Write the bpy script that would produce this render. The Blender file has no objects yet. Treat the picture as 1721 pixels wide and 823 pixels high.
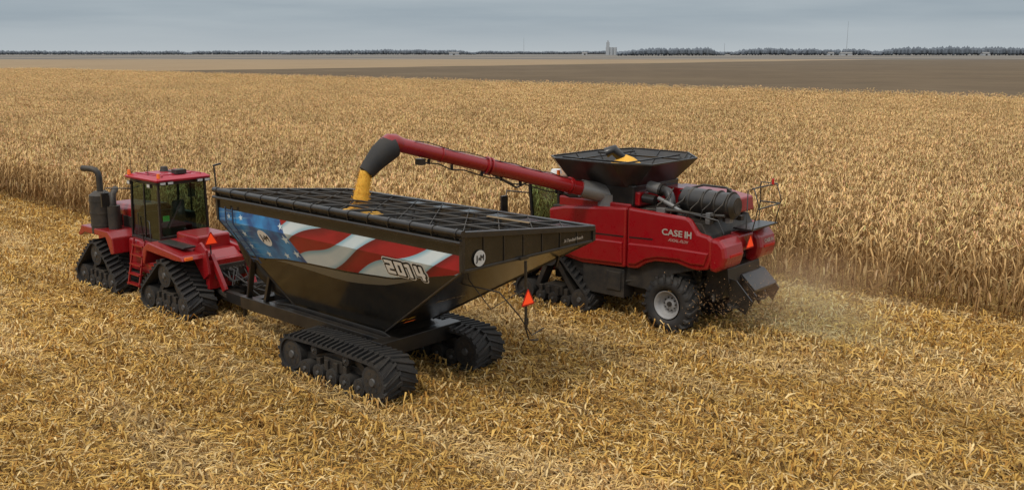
import bpy, bmesh, math, random
from mathutils import Vector, Matrix
R=random.Random(7)
sc=bpy.context.scene
COL=sc.collection
TH=math.radians(138.0)
FX,FY=math.cos(TH),math.sin(TH)
LX,LY=-FY,FX
def W(a,l,z=0): return Vector((a*FX+l*LX, a*FY+l*LY, z))
# ------------------------------------------------------------ node helpers
def newmat(name):
    m=bpy.data.materials.new(name); m.use_nodes=True
    nt=m.node_tree; b=nt.nodes.get('Principled BSDF'); return m,nt,b
def nd(nt,t,**kw):
    n=nt.nodes.new(t)
    for k,v in kw.items(): setattr(n,k,v)
    return n
def setin(nt,sock,v):
    if isinstance(v,bpy.types.NodeSocket): nt.links.new(v,sock)
    else: sock.default_value=v
def M(nt,op,a,b=0.0,c=0.0):
    n=nd(nt,'ShaderNodeMath',operation=op); setin(nt,n.inputs[0],a)
    if len(n.inputs)>1: setin(nt,n.inputs[1],b)
    if len(n.inputs)>2: setin(nt,n.inputs[2],c)
    return n.outputs[0]
def step(nt,x,lo,hi):
    n=nd(nt,'ShaderNodeMapRange'); n.clamp=True
    setin(nt,n.inputs[0],x); n.inputs[1].default_value=lo; n.inputs[2].default_value=hi
    return n.outputs[0]
def mix(nt,f,a,b,mode='MIX'):
    n=nd(nt,'ShaderNodeMix',data_type='RGBA',blend_type=mode)
    setin(nt,n.inputs[0],f)
    for s,v in ((n.inputs[6],a),(n.inputs[7],b)):
        if isinstance(v,tuple): v=(v[0],v[1],v[2],1)
        setin(nt,s,v)
    return n.outputs[2]
def noise(nt,vec,scale,detail=4,rough=.6):
    n=nd(nt,'ShaderNodeTexNoise'); n.inputs['Scale'].default_value=scale
    n.inputs['Detail'].default_value=detail; n.inputs['Roughness'].default_value=rough
    if vec is not None: nt.links.new(vec,n.inputs['Vector'])
    return n.outputs['Fac']
def pm(name,base,rough=.5,metal=0,dust=.25,coat=0,dcol=(.26,.19,.11),bump=0,sc_=2.5,ior=None):
    m,nt,b=newmat(name)
    tc=nd(nt,'ShaderNodeTexCoord').outputs['Object']
    n1=noise(nt,tc,sc_,6,.7); n2=noise(nt,tc,sc_*14,3,.6)
    f=M(nt,'MULTIPLY',step(nt,M(nt,'ADD',n1,M(nt,'MULTIPLY',n2,.35)),.5,.95),dust)
    g=nd(nt,'ShaderNodeNewGeometry'); sp=nd(nt,'ShaderNodeSeparateXYZ'); nt.links.new(g.outputs['Normal'],sp.inputs[0])
    up=M(nt,'MULTIPLY',step(nt,sp.outputs[2],.2,1.0),dust*.35)
    f=M(nt,'MINIMUM',M(nt,'ADD',f,up),.9)
    c=mix(nt,f,base,dcol); nt.links.new(c,b.inputs['Base Color'])
    r=M(nt,'ADD',rough,M(nt,'MULTIPLY',f,.5)); nt.links.new(r,b.inputs['Roughness'])
    b.inputs['Metallic'].default_value=metal
    if ior: b.inputs['IOR'].default_value=ior
    if coat: b.inputs['Coat Weight'].default_value=coat; b.inputs['Coat Roughness'].default_value=.1
    if bump:
        bn=nd(nt,'ShaderNodeBump'); bn.inputs['Strength'].default_value=bump; bn.inputs['Distance'].default_value=.02
        nt.links.new(n2,bn.inputs['Height']); nt.links.new(bn.outputs[0],b.inputs['Normal'])
    return m
RED=pm('red_paint',(.27,.0028,.007),.26,0,.13,.35,dcol=(.16,.08,.045))
REDR=pm('red_roof_paint',(.40,.007,.028),.34,0,.1,.3,dcol=(.25,.12,.08))
BLK=pm('black_paint',(.008,.008,.009),.34,0,.1,.15)
HULL=pm('hull_gloss_black',(.011,.011,.010),.17,0,.08,0,ior=1.5)
DRK=pm('dark_steel',(.018,.018,.019),.5,.2,.22)
RUB=pm('rubber',(.015,.015,.016),.68,0,.22,bump=.4,dcol=(.13,.10,.065))
GRY=pm('grey_steel',(.2,.205,.21),.4,.5,.3)
SIL=pm('dull_rim',(.34,.34,.34),.5,.2,.4,dcol=(.2,.16,.12))
HUB=pm('hub_steel',(.10,.10,.10),.45,.4,.3,dcol=(.12,.09,.06))
WHT=pm('white_paint',(.75,.75,.73),.5,0,.05)
BDG=pm('badge_white',(.5,.5,.48),.5,0,.1)
SLV=pm('silver_lettering',(.36,.32,.27),.4,0,.05)
PNK=pm('reddish_silver_lettering',(.42,.22,.19),.4,0,.05)
TBK=pm('black_lettering',(.01,.01,.01),.5,0,.02)
YEL=pm('yellow_decal',(.5,.35,.05),.5,0,.05)
CORN=pm('shelled_corn',(.85,.42,.03),.6,0,.2,dcol=(.85,.55,.12),bump=.8,sc_=6)
SEATM=pm('seat_fabric',(.05,.045,.04),.9,0,.1)
CONC=pm('pale_concrete',(.36,.38,.4),.8,0,.1,sc_=.1)
FARW=pm('weathered_white_boards',(.38,.39,.4),.8,0,.1,sc_=.1)
def emat(name,c,e):
    m,nt,b=newmat(name); b.inputs['Base Color'].default_value=(*c,1); b.inputs['Roughness'].default_value=.35
    b.inputs['Emission Color'].default_value=(*c,1); b.inputs['Emission Strength'].default_value=e; return m
SMVM=emat('fluorescent_orange_red',(.95,.07,.015),.35)
SMVE=pm('reflective_red_border',(.45,.01,.01),.3,0,.02)
AMB=emat('amber_lens',(.8,.15,.02),.1)
GRN=emat('green_screen',(.03,.45,.08),.25)
LENS=pm('lamp_lens',(.5,.5,.48),.15,0,.05)
def glassmat(name,t):
    m,nt,b=newmat(name)
    tr=nd(nt,'ShaderNodeBsdfTransparent'); tr.inputs[0].default_value=(*t,1)
    gl=nd(nt,'ShaderNodeBsdfGlossy'); gl.inputs['Roughness'].default_value=.05; gl.inputs[0].default_value=(.7,.8,.76,1)
    lw=nd(nt,'ShaderNodeLayerWeight'); lw.inputs[0].default_value=.5
    f=M(nt,'ADD',M(nt,'MULTIPLY',M(nt,'POWER',lw.outputs['Facing'],4.0),.5),.09)
    ms=nd(nt,'ShaderNodeMixShader')
    nt.links.new(f,ms.inputs[0]); nt.links.new(tr.outputs[0],ms.inputs[1]); nt.links.new(gl.outputs[0],ms.inputs[2])
    nt.links.new(ms.outputs[0],nt.nodes['Material Output'].inputs[0]); return m
GLS=glassmat('dark_tinted_glass',(.34,.45,.38)); GLC=glassmat('green_tinted_glass',(.5,.66,.55))
# ------------------------------------------------------------ mesh builder
class MB:
    def __init__(s): s.v=[];s.f=[];s.mi=[];s.sm=[]
    def add(s,vs,fs,m=0,sm=False):
        o=len(s.v); s.v+= [tuple(x) for x in vs]
        for f in fs: s.f.append([i+o for i in f]); s.mi.append(m); s.sm.append(sm)
        return s
    def box(s,x0,x1,y0,y1,z0,z1,m=0):
        vs=[(x,y,z) for x in(x0,x1) for y in(y0,y1) for z in(z0,z1)]
        return s.add(vs,[(0,1,3,2),(4,6,7,5),(0,4,5,1),(2,3,7,6),(0,2,6,4),(1,5,7,3)],m)
    def frame(s,p0,p1):
        d=(Vector(p1)-Vector(p0)).normalized()
        u=Vector((0,0,1)) if abs(d.z)<.95 else Vector((1,0,0))
        a=d.cross(u).normalized(); b=a.cross(d).normalized(); return d,a,b
    def beam(s,p0,p1,w,h,m=0):
        d,a,b=s.frame(p0,p1); vs=[]
        for p in (Vector(p0),Vector(p1)):
            for i,j in((-1,-1),(1,-1),(1,1),(-1,1)): vs.append(p+a*w/2*i+b*h/2*j)
        return s.add(vs,[(0,3,2,1),(4,5,6,7),(0,1,5,4),(1,2,6,5),(2,3,7,6),(3,0,4,7)],m)
    def cyl(s,p0,p1,r0,r1=None,n=20,m=0,cap=True):
        if r1 is None:r1=r0
        d,a,b=s.frame(p0,p1); A=[];B=[]
        for i in range(n):
            t=2*math.pi*i/n; q=a*math.cos(t)+b*math.sin(t)
            A.append(Vector(p0)+q*r0); B.append(Vector(p1)+q*r1)
        s.add(A+B,[(i,i+n,(i+1)%n+n,(i+1)%n) for i in range(n)],m,True)
        if cap:
            s.add(A,[tuple(range(n))],m); s.add(B,[tuple(reversed(range(n)))],m)
        return s
    def tube(s,pts,r,n=8,m=0):
        P=[Vector(p) for p in pts]; k=len(P)
        rr=r if isinstance(r,(list,tuple)) else [r]*k
        vs=[]; ref=None
        for i in range(k):
            d=(P[min(i+1,k-1)]-P[max(i-1,0)]).normalized()
            if ref is None: ref=Vector((0,0,1)) if abs(d.z)<.9 else Vector((1,0,0))
            a=d.cross(ref).normalized(); b=a.cross(d).normalized(); ref=b
            for j in range(n):
                t=2*math.pi*j/n; vs.append(P[i]+(a*math.cos(t)+b*math.sin(t))*rr[i])
        fs=[(i*n+j,(i+1)*n+j,(i+1)*n+(j+1)%n,i*n+(j+1)%n) for i in range(k-1) for j in range(n)]
        s.add(vs,fs,m,True)
        s.add(vs[:n],[tuple(range(n))],m); s.add(vs[-n:],[tuple(reversed(range(n)))],m)
        return s
    def prism(s,prof,y0,y1,m=0):
        n=len(prof); vs=[(x,y0,z) for x,z in prof]+[(x,y1,z) for x,z in prof]
        return s.add(vs,[tuple(range(n)),tuple(reversed(range(n,2*n)))]+[(i,i+n,(i+1)%n+n,(i+1)%n) for i in range(n)],m)
    def loft(s,rings,m=0,cap=True,sm=False):
        n=len(rings[0]); vs=[p for r in rings for p in r]
        fs=[(i*n+j,i*n+(j+1)%n,(i+1)*n+(j+1)%n,(i+1)*n+j) for i in range(len(rings)-1) for j in range(n)]
        if cap: fs+= [tuple(reversed(range(n))),tuple(range((len(rings)-1)*n,len(rings)*n))]
        return s.add(vs,fs,m,sm)
    def build(s,name,mats,parent=None,bevel=0,loc=None,fix=True,label=None):
        me=bpy.data.meshes.new(name); me.from_pydata(s.v,[],s.f)
        if not isinstance(mats,(list,tuple)): mats=[mats]
        for m in mats: me.materials.append(m)
        me.polygons.foreach_set('material_index',s.mi); me.polygons.foreach_set('use_smooth',s.sm)
        if fix:
            bm=bmesh.new(); bm.from_mesh(me); bmesh.ops.recalc_face_normals(bm,faces=bm.faces); bm.to_mesh(me); bm.free()
        me.update()
        o=bpy.data.objects.new(name,me); COL.objects.link(o)
        if parent: o.parent=parent
        if loc: o.location=loc
        if bevel:
            b=o.modifiers.new('bevel','BEVEL'); b.width=bevel; b.segments=2; b.limit_method='ANGLE'; b.angle_limit=math.radians(40)
        if label: o['label']=label
        return o
def root(name,a,l,label,cat,z=0,rot=TH):
    e=bpy.data.objects.new(name,None); e.empty_display_size=.5; COL.objects.link(e)
    e.location=W(a,l,z); e.rotation_euler=(0,0,rot); e['label']=label; e['category']=cat; return e
def dup(o,parent,loc=None,rot=None):
    kids=list(o.children)
    c=o.copy(); COL.objects.link(c); c.parent=parent
    if loc is not None: c.location=loc
    if rot is not None: c.rotation_euler=rot
    for k in kids: dup(k,c)
    return c
def text2d(s,size,shear=0,offset=0,xs=1):
    cu=bpy.data.curves.new('t','FONT'); cu.body=s; cu.size=size; cu.shear=shear; cu.offset=offset
    cu.align_x='CENTER'; cu.align_y='CENTER'; cu.resolution_u=3
    o=bpy.data.objects.new('t',cu); COL.objects.link(o)
    bpy.context.view_layer.update()
    me=bpy.data.meshes.new_from_object(o.evaluated_get(bpy.context.evaluated_depsgraph_get()))
    vs=[(v.co.x*xs,v.co.y) for v in me.vertices]; fs=[tuple(p.vertices) for p in me.polygons]
    bpy.data.objects.remove(o); bpy.data.curves.remove(cu); bpy.data.meshes.remove(me)
    return vs,fs
def fat(tv,tf,d,mi,lift,n=12,ox=0,oy=0):
    out=[([(x+ox,y+oy) for x,y in tv],tf,mi,lift)]
    for i in range(n):
        t=2*math.pi*i/n
        out.append(([(x+ox+d*math.cos(t),y+oy+d*math.sin(t)) for x,y in tv],tf,mi,lift-.0003*(i+1)))
    return out
def disc2d(r,n=28,cx=0,cy=0): return [(cx+r*math.cos(2*math.pi*i/n),cy+r*math.sin(2*math.pi*i/n)) for i in range(n)],[tuple(range(n))]
def decal(name,shapes,mats,parent,fn):
    mb=MB()
    for vs,fs,mi,lift in shapes: mb.add([fn(x,y,lift) for x,y in vs],fs,mi)
    return mb.build(name,mats,parent,fix=False)
def planar(o,xd,yd):
    o=Vector(o);xd=Vector(xd).normalized();yd=Vector(yd).normalized();n=xd.cross(yd)
    return lambda x,y,l: o+xd*x+yd*y+n*(.004+l)
# ------------------------------------------------------------ tracks and wheels
def hull(pts):
    pts=sorted(set((round(x,5),round(z,5)) for x,z in pts))
    def half(p):
        h=[]
        for q in p:
            while len(h)>1 and (h[-1][0]-h[-2][0])*(q[1]-h[-2][1])-(h[-1][1]-h[-2][1])*(q[0]-h[-2][0])<=0: h.pop()
            h.append(q)
        return h
    a=half(pts); b=half(reversed(pts)); return a[:-1]+b[:-1]
def wheelmesh(r,w,n=26):
    mb=MB(); h=w/2
    mb.cyl((0,-h,0),(0,h,0),r,n=n,m=0)
    for s in (-1,1):
        mb.cyl((0,s*h,0),(0,s*(h+.004),0),r*.8,n=n,m=1)
        mb.cyl((0,s*h,0),(0,s*(h+.04),0),r*.27,r*.22,n=14,m=2)
        for i in range(6):
            t=i*math.pi/3; x,z=math.cos(t)*r*.54,math.sin(t)*r*.54
            mb.cyl((x,s*(h+.003),z),(x,s*(h+.012),z),r*.12,n=8,m=0)
    return mb
def track(name,wheels,width,parent,loc,label=None,lug=.075,pitch=.2,ww=.8,thick=.05):
    fr=MB()
    xs=[w[0] for w in wheels]; lo=min(w[1] for w in wheels)
    fr.beam((min(xs)+.15,0,lo+.25),(max(xs)-.15,0,lo+.25),width*.35,.16)
    top=max(wheels,key=lambda w:w[1])
    fr.beam((top[0]-.1,0,top[1]),(min(xs)+.35,0,lo+.25),width*.5,.16)
    fr.beam((top[0]+.1,0,top[1]),(max(xs)-.35,0,lo+.25),width*.5,.16)
    fr.box(-.35,.35,-width*.34,width*.34,lo+.12,lo+.42)
    for x in(-.5,-.15,.2,.5): fr.box(x-.07,x+.07,width*.28,width*.4,lo+.1,lo+.36)
    for w in wheels: fr.cyl((w[0],-width*.4,w[1]),(w[0],width*.4,w[1]),.05,n=10)
    U=fr.build(name,DRK,parent,.01,loc,label=label)
    pts=[]
    for x,z,r,k in wheels:
        for i in range(40):
            t=2*math.pi*i/40; pts.append((x+(r+.012)*math.cos(t),z+(r+.012)*math.sin(t)))
    H=hull(pts); n=len(H)
    L=[0]
    for i in range(n): L.append(L[-1]+math.dist(H[i],H[(i+1)%n]))
    tot=L[-1]
    def at(s):
        s%=tot
        for i in range(n):
            if s<=L[i+1]+1e-9:
                f=(s-L[i])/max(1e-9,L[i+1]-L[i]); a=H[i];b=H[(i+1)%n]
                dx,dz=b[0]-a[0],b[1]-a[1]; d=math.hypot(dx,dz)or 1
                return (a[0]+dx*f,a[1]+dz*f,dz/d,-dx/d)
    K=int(tot/.05); bl=MB(); rings=[]
    for i in range(K):
        x,z,nx,nz=at(tot*i/K)
        rings.append([(x,-width/2,z),(x,width/2,z),(x+nx*thick,width/2,z+nz*thick),(x+nx*thick,-width/2,z+nz*thick)])
    rings.append(rings[0]); bl.loft(rings,0,False)
    nl=int(tot/pitch); st=tot/nl
    for i in range(nl):
        for sd in (1,-1):
            off=0 if sd>0 else st*.5
            vs=[]
            for (yy,ds) in ((-.02*sd,.0),(width*.505*sd,.17)):
                for e in (-.042,.042):
                    x,z,nx,nz=at(i*st+off+ds+e); x2,z2,_,_=at(i*st+off+ds+e*.7)
                    vs+= [(x+nx*(thick-.005),yy,z+nz*(thick-.005)),(x2+nx*(thick+lug),yy,z2+nz*(thick+lug))]
            bl.add(vs,[(0,1,3,2),(4,6,7,5),(0,4,5,1),(2,3,7,6),(1,5,7,3)],0)
    ng=int(tot/.2)
    for i in range(ng):
        x,z,nx,nz=at(i*tot/ng)
        bl.beam((x,-.0,z),(x-nx*.08,.0,z-nz*.08),.06,.06)
    bl.build('belt',RUB,U)
    cache={}
    for x,z,r,k in wheels:
        key=(r,k)
        if key not in cache:
            o=wheelmesh(r,width*ww).build('wheel',[RUB,DRK,HUB],U,0,(x,0,z)); cache[key]=o
        else:
            o=cache[key].copy(); COL.objects.link(o); o.parent=U; o.location=(x,0,z)
    return U
def tyrewheel(name,r,w,parent,loc,side=1):
    mb=MB(); n=48
    prof=[(-w*.5,r*.54),(-w*.53,r*.76),(-w*.48,r*.9),(-w*.3,r*.94),(0,r*.955),(w*.3,r*.94),(w*.48,r*.9),(w*.53,r*.76),(w*.5,r*.54),(w*.2,r*.5),(-w*.2,r*.5)]
    rings=[]
    for i in range(n+1):
        t=2*math.pi*i/n
        rings.append([(math.cos(t)*q,y,math.sin(t)*q) for y,q in prof])
    mb.loft(rings,0,False,True)
    nl=20
    for i in range(nl):
        for sd in(1,-1):
            t0=2*math.pi*(i+(.5 if sd<0 else 0))/nl
            vs=[]
            for (yy,dt,q0,q1) in ((.02*sd,.0,.92,1.03),(w*.34*sd,.1,.92,1.03),(w*.56*sd,.22,.78,.97)):
                for e in(-.045,.045):
                    t=t0+dt+e
                    for q in(q0,q1): vs.append((math.cos(t)*r*q,yy,math.sin(t)*r*q))
            mb.add(vs,[(0,1,3,2),(0,4,5,1),(2,3,7,6),(1,5,7,3),(4,8,9,5),(6,7,11,10),(5,9,11,7),(8,10,11,9)],0)
    T=MB()
    T.cyl((0,-w*.2,0),(0,w*.2,0),r*.2,n=16)
    Wl=T.build(name,DRK,parent,0,loc)
    mb.build('tyre',RUB,Wl)
    rm=MB(); R0=[]
    pr=[(side*w*.5,r*.49),(side*w*.5,r*.45),(side*w*.2,r*.42),(side*w*.12,r*.27),(side*w*.24,r*.18),(side*w*.24,.01)]
    for i in range(n+1):
        t=2*math.pi*i/n; R0.append([(math.cos(t)*q,y,math.sin(t)*q) for y,q in pr])
    k=len(pr); vs=[p for g in R0 for p in g]
    rm.add(vs,[(i*k+j,i*k+j+1,(i+1)*k+j+1,(i+1)*k+j) for i in range(n) for j in range(k-1)],0,True)
    for i in range(10):
        t=i*math.pi/5; x,z=math.cos(t)*r*.22,math.sin(t)*r*.22
        rm.cyl((x,side*w*.1,z),(x,side*w*.25,z),.02,n=6,m=1)
    rm.cyl((0,side*w*.24,0),(0,side*w*.3,0),r*.09,n=12,m=1)
    rm.build('rim',[SIL,DRK],Wl)
    return Wl
def smv(parent,origin,xd,s=.4):
    f=planar(origin,xd,(0,0,1))
    def tri(k,c=.22):
        pts=[]; V=[(-k*.58,-k*.36),(k*.58,-k*.36),(0,k*.64)]
        for i in range(3):
            p=Vector(V[i]);q=Vector(V[(i+1)%3])
            pts+=[tuple(p.lerp(q,c)),tuple(p.lerp(q,1-c))]
        return pts,[tuple(range(6))]
    o=decal('warning_triangle',[(*tri(s,.08),1,0.012),(*tri(s*.74,.02),0,.018)],[SMVM,SMVE],parent,f)
    sol=o.modifiers.new('s','SOLIDIFY'); sol.thickness=.006; sol.offset=-1
    return o
# ============================================================ GRAIN CART
cart=root('grain_cart',17,-14.83,'huge black tracked grain cart with flag graphics being filled with corn','grain cart')
c=MB()
T_=[(4.7,2.08,4.3),(-4.2,2.08,4.3),(-4.2,-2.17,3.85),(4.7,-2.17,3.85)]
Cr=[(4.7,2.08,3.55),(-4.2,2.08,3.55),(-4.2,-2.17,3.55),(4.7,-2.17,3.55)]
Bt=[(3.4,.8,1.25),(-.3,.8,1.25),(-.3,-.75,1.25),(3.4,-.75,1.25)]
ZB=1.25; DY=1.28; DZ=3.55-ZB; SL=math.hypot(DY,DZ)
c.add(T_+Cr+Bt,[(0,1,5,4),(1,2,6,5),(2,3,7,6),(3,0,4,7),(4,5,9,8),(5,6,10,9),(6,7,11,10),(7,4,8,11),(8,9,10,11)])
box=c.build('hopper',HULL,cart)
sm=box.modifiers.new('s','SOLIDIFY'); sm.thickness=.045; sm.offset=-1
r=MB()
for i in range(4):
    p=Vector(T_[i]);q=Vector(T_[(i+1)%4]); r.beam(p,q,.13,.12)
    p=Vector(Cr[i]);q=Vector(Cr[(i+1)%4])
    if i!=0: r.beam(p,q,.05,.06)
    p=Vector(T_[i]); q=Vector(Cr[i]); r.beam(p,q,.09,.09)
    r.beam(Vector(Cr[i]),Vector(Bt[i]),.045,.045)
r.build('rim_frame',BLK,cart,.012)
for i in range(1,7):
    y=2.08-4.25*i/7; zt=4.3-.45*i/7
    MB().beam((-4.21,y,zt-.04),(-4.21,y,3.58),.03,.015).build('wall_rib',BLK,cart)
for i in range(1,12):
    x=-4.2+8.9*i/12
    MB().beam((x,-2.1,3.82),(x,-1.75,2.9),.05,.05).build('wall_rib',BLK,cart)
r=MB()
r.cyl((4.75,2.14,4.33),(-4.3,2.14,4.33),.07,n=14)
r.cyl((4.72,2.19,4.15),(-4.28,2.19,4.15),.04,n=12)
for i in range(14):
    x=4.6-8.7*i/13; r.cyl((x,2.14,4.33),(x-.06,2.14,4.33),.085,n=12); r.beam((x,2.14,4.15),(x,2.19,4.33),.04,.03)
r.build('tarp_roll',BLK,cart)
r=MB(); r.beam((4.7,2.1,4.3),(4.75,2.1,4.95),.03,.03); r.beam((4.76,2.12,4.94),(4.75,1.9,4.98),.05,.04)
r.build('tarp_crank',BLK,cart)
r=MB()
for i in range(1,9):
    x=-4.2+8.9*i/9; r.beam((x,2.05,4.32),(x,-2.15,3.88),.07,.05)
for y in (.95,-.1,-1.15):
    z=4.3-.45*(2.08-y)/4.25+.03; r.beam((-4.2,y,z),(4.7,y,z),.05,.04)
for i in range(9):
    x0=-4.2+8.9*i/9;x1=x0+8.9/9
    for k in range(4):
        ya=2.05-1.05*k; yb=ya-1.05; za=4.33-.45*(2.08-ya)/4.25; zb=4.33-.45*(2.08-yb)/4.25
        r.beam((x0,ya,za),(x1,yb,zb),.014,.014); r.beam((x1,ya,za),(x0,yb,zb),.014,.014)
r.build('tarp_bows',DRK,cart)
PAN=pm('glossy_dark_panel',(.06,.072,.085),.2,.4,.1,.6)
for i in range(0,6):
    x0=-4.2+8.9*i/9+.12;x1=x0+8.9/9-.3
    zz=lambda y:4.3-.45*(2.08-y)/4.25+.0
    MB().add([(x0,-1.25,zz(-1.25)),(x1,-1.25,zz(-1.25)),(x1,-2.0,zz(-2.0)+.02),(x0,-2.0,zz(-2.0)+.02)],[(0,1,2,3)]).build('roof_panel',PAN,cart)
MB().beam((-3.5,-.75,4.07),(-2.2,-.75,4.07),.06,.02).build('walk_plank',pm('weathered_wood',(.28,.19,.10),.8,0,.2),cart)
SD=Vector((0,-DY,-DZ)).normalized(); SN=Vector((0,DZ,-DY)).normalized()
def side(x,t,l):
    if t>=-1e-6: return Vector((x,2.08+.004+l,3.55+t))
    return Vector((x,2.08,3.55))+SD*(-t)+SN*(.004+l)
def z2t(z): return z-3.55 if z>=3.55 else -(3.55-z)*SL/DZ
def slope(x,t): return planar(Vector((x,2.08,3.55))-SD*t,(-1,0,0),-SD)
def xf(z): return 4.7-max(0,3.55-z)/DZ*1.3
def xr(z): return -4.2+max(0,3.55-z)/DZ*3.9
def interp(tab,x):
    for (a,b),(c_,d) in zip(tab,tab[1:]):
        if a<=x<=c_: return b+(d-b)*(x-a)/(c_-a)
    return tab[-1][1]
ZL=[(0,3.45),(.08,3.22),(.2,2.98),(.4,2.86),(.6,2.82),(.75,2.76),(.9,2.62),(1.001,2.6)]
def flagmat():
    m,nt,b=newmat('flag_graphic')
    tc=nd(nt,'ShaderNodeTexCoord').outputs['Object']; sp=nd(nt,'ShaderNodeSeparateXYZ'); nt.links.new(tc,sp.inputs[0])
    s=M(nt,'ADD',sp.outputs[0],4.2); z=sp.outputs[2]
    wave=M(nt,'MULTIPLY',M(nt,'SINE',M(nt,'ADD',M(nt,'ADD',M(nt,'MULTIPLY',s,2.3),M(nt,'MULTIPLY',z,1.2)),.3)),.11)
    q=M(nt,'ADD',M(nt,'ADD',z,M(nt,'MULTIPLY',s,.41)),wave)
    fr=M(nt,'FRACT',M(nt,'DIVIDE',M(nt,'SUBTRACT',q,3.90-.93*4),.93))
    w=M(nt,'MULTIPLY',step(nt,fr,.0,.015),M(nt,'SUBTRACT',1.0,step(nt,fr,.5,.515)))
    n1=noise(nt,tc,1.3,3,.5)
    red=mix(nt,n1,(.17,.004,.008),(.42,.012,.02)); wh=mix(nt,n1,(.45,.56,.60),(.72,.78,.80))
    st=mix(nt,w,red,wh)
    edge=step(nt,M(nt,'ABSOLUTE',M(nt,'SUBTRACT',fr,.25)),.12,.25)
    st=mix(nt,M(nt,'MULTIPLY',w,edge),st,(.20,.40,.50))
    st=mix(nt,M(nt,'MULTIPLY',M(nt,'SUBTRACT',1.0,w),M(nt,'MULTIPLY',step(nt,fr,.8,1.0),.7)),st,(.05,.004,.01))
    bl=mix(nt,step(nt,noise(nt,tc,2.2,3,.5),.35,.65),(.012,.075,.24),(.03,.26,.58))
    bd=step(nt,M(nt,'SUBTRACT',M(nt,'ADD',s,M(nt,'MULTIPLY',M(nt,'SUBTRACT',3.87,z),.45)),6.15),0,.03)
    col=mix(nt,bd,st,bl)
    lines=M(nt,'GREATER_THAN',M(nt,'FRACT',M(nt,'MULTIPLY',M(nt,'ADD',M(nt,'MULTIPLY',z,1.0),M(nt,'MULTIPLY',s,.12)),6.0)),.8)
    col=mix(nt,M(nt,'MULTIPLY',M(nt,'MULTIPLY',lines,step(nt,s,7.4,7.8)),.4),col,(.25,.45,.55))
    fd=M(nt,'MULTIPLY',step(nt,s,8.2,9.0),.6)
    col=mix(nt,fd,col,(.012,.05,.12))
    nt.links.new(col,b.inputs['Base Color']); b.inputs['Roughness'].default_value=.35; b.inputs['Coat Weight'].default_value=.1
    return m
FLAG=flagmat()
g=MB(); NC=60; rows=[0,.5,1,1.4,1.7,2.0]; vs=[]
for i in range(NC+1):
    cc=i/NC; zl=min(3.5,interp(ZL,cc))
    for rr in rows:
        z=3.87-.32*rr if rr<=1 else 3.55+(zl-3.55)*(rr-1)
        x=xr(z)+.03+(xf(z)-xr(z)-.06)*cc
        vs.append(side(x,z2t(z),0))
nr=len(rows)
g.add(vs,[(i*nr+j,i*nr+j+1,(i+1)*nr+j+1,(i+1)*nr+j) for i in range(NC) for j in range(nr-1)])
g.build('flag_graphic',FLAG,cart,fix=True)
g=MB(); vs=[]
for i in range(41):
    cc=.1+.72*i/40; zl=interp(ZL,cc)-.02; th=.26*math.sin(math.pi*(i/40)**.7)+.005
    for z in (zl-.03,zl-.03-th): vs.append(side(xr(z)+(xf(z)-xr(z))*cc,z2t(z),0))
g.add(vs,[(i*2,i*2+1,i*2+3,i*2+2) for i in range(40)])
g.build('swoosh_graphic',pm('swoosh_graphic',(.13,.12,.09),.3,0,.2,.1),cart)
STR=pm('star_white',(.6,.72,.78),.4,0,.1)
def star(r,rot=.2):
    v=[]
    for i in range(10):
        q=r if i%2==0 else r*.42; t=rot+math.pi/2+i*math.pi/5; v.append((q*math.cos(t),q*math.sin(t)*.9))
    return v+[(0,0)],[(i,(i+1)%10,10) for i in range(10)]
for (x,t,r_) in ((1.9,-.2,.17),(1.75,-.62,.15),(2.25,-.75,.13),(3.75,-.3,.12),(3.75,-.7,.11),(3.1,-.85,.12)):
    v,f=star(r_); decal('star_graphic',[(v,f,0,.006)],[STR],cart,slope(x,t))
for (x,z,r_) in ((1.95,3.7,.11),(3.65,3.72,.1),(4.2,3.7,.09)):
    v,f=star(r_); decal('star_graphic',[(v,f,0,.006)],[STR],cart,planar((x,2.08,z),(-1,0,0),(0,0,1)))
def logo(r):
    d2=disc2d(r,36)
    jv,jf=text2d('J',r*1.0,0,0,.9); av,af=text2d('&',r*.5,0,0,1); mv,mf=text2d('M',r*1.0,0,0,.9)
    return [(d2[0],d2[1],0,.010)]+fat(jv,jf,r*.05,1,.016,6,-r*.48,0)+fat(av,af,r*.02,1,.016,6,-r*.1,-r*.05)+fat(mv,mf,r*.04,1,.016,6,r*.4,0)
decal('brand_badge',logo(.25),[WHT,TBK],cart,slope(2.85,-.3))
decal('brand_badge',logo(.165),[BDG,TBK],cart,planar((-4.225,1.62,3.76),(0,-1,0),(0,0,1)))
# block numerals 2014
DG={'2':[(0,1.18,1,1.5),(.66,.6,1,1.5),(0,.58,1,.9),(0,0,.34,.9),(0,0,1,.32)],
    '0':[(0,0,.34,1.5),(.66,0,1,1.5),(0,1.18,1,1.5),(0,0,1,.32)],
    '1':[(.3,0,.66,1.5),(.02,1.1,.4,1.42)],
    '4':[(0,.45,.34,1.5),(0,.42,1.06,.74),(.58,0,.92,1.5)]}
def block(txt,u,grow,mi,lift,pitch=1.24,shear=.12):
    out=[]; k=0; tot=pitch*(len(txt)-1)+1
    for n_,ch in enumerate(txt):
        for (x0,y0,x1,y1) in DG[ch]:
            x0_,x1_=(x0+n_*pitch-tot/2)*u-grow,(x1+n_*pitch-tot/2)*u+grow; y0_,y1_=(y0-.75)*u-grow,(y1-.75)*u+grow
            cc=grow*.6+.012
            P_=[(x0_+cc,y0_),(x1_-cc,y0_),(x1_,y0_+cc),(x1_,y1_-cc),(x1_-cc,y1_),(x0_+cc,y1_),(x0_,y1_-cc),(x0_,y0_+cc)]
            out.append(([(x+y*shear,y) for x,y in P_],[tuple(range(8))],mi,lift-.0003*k)); k+=1
    return out
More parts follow.
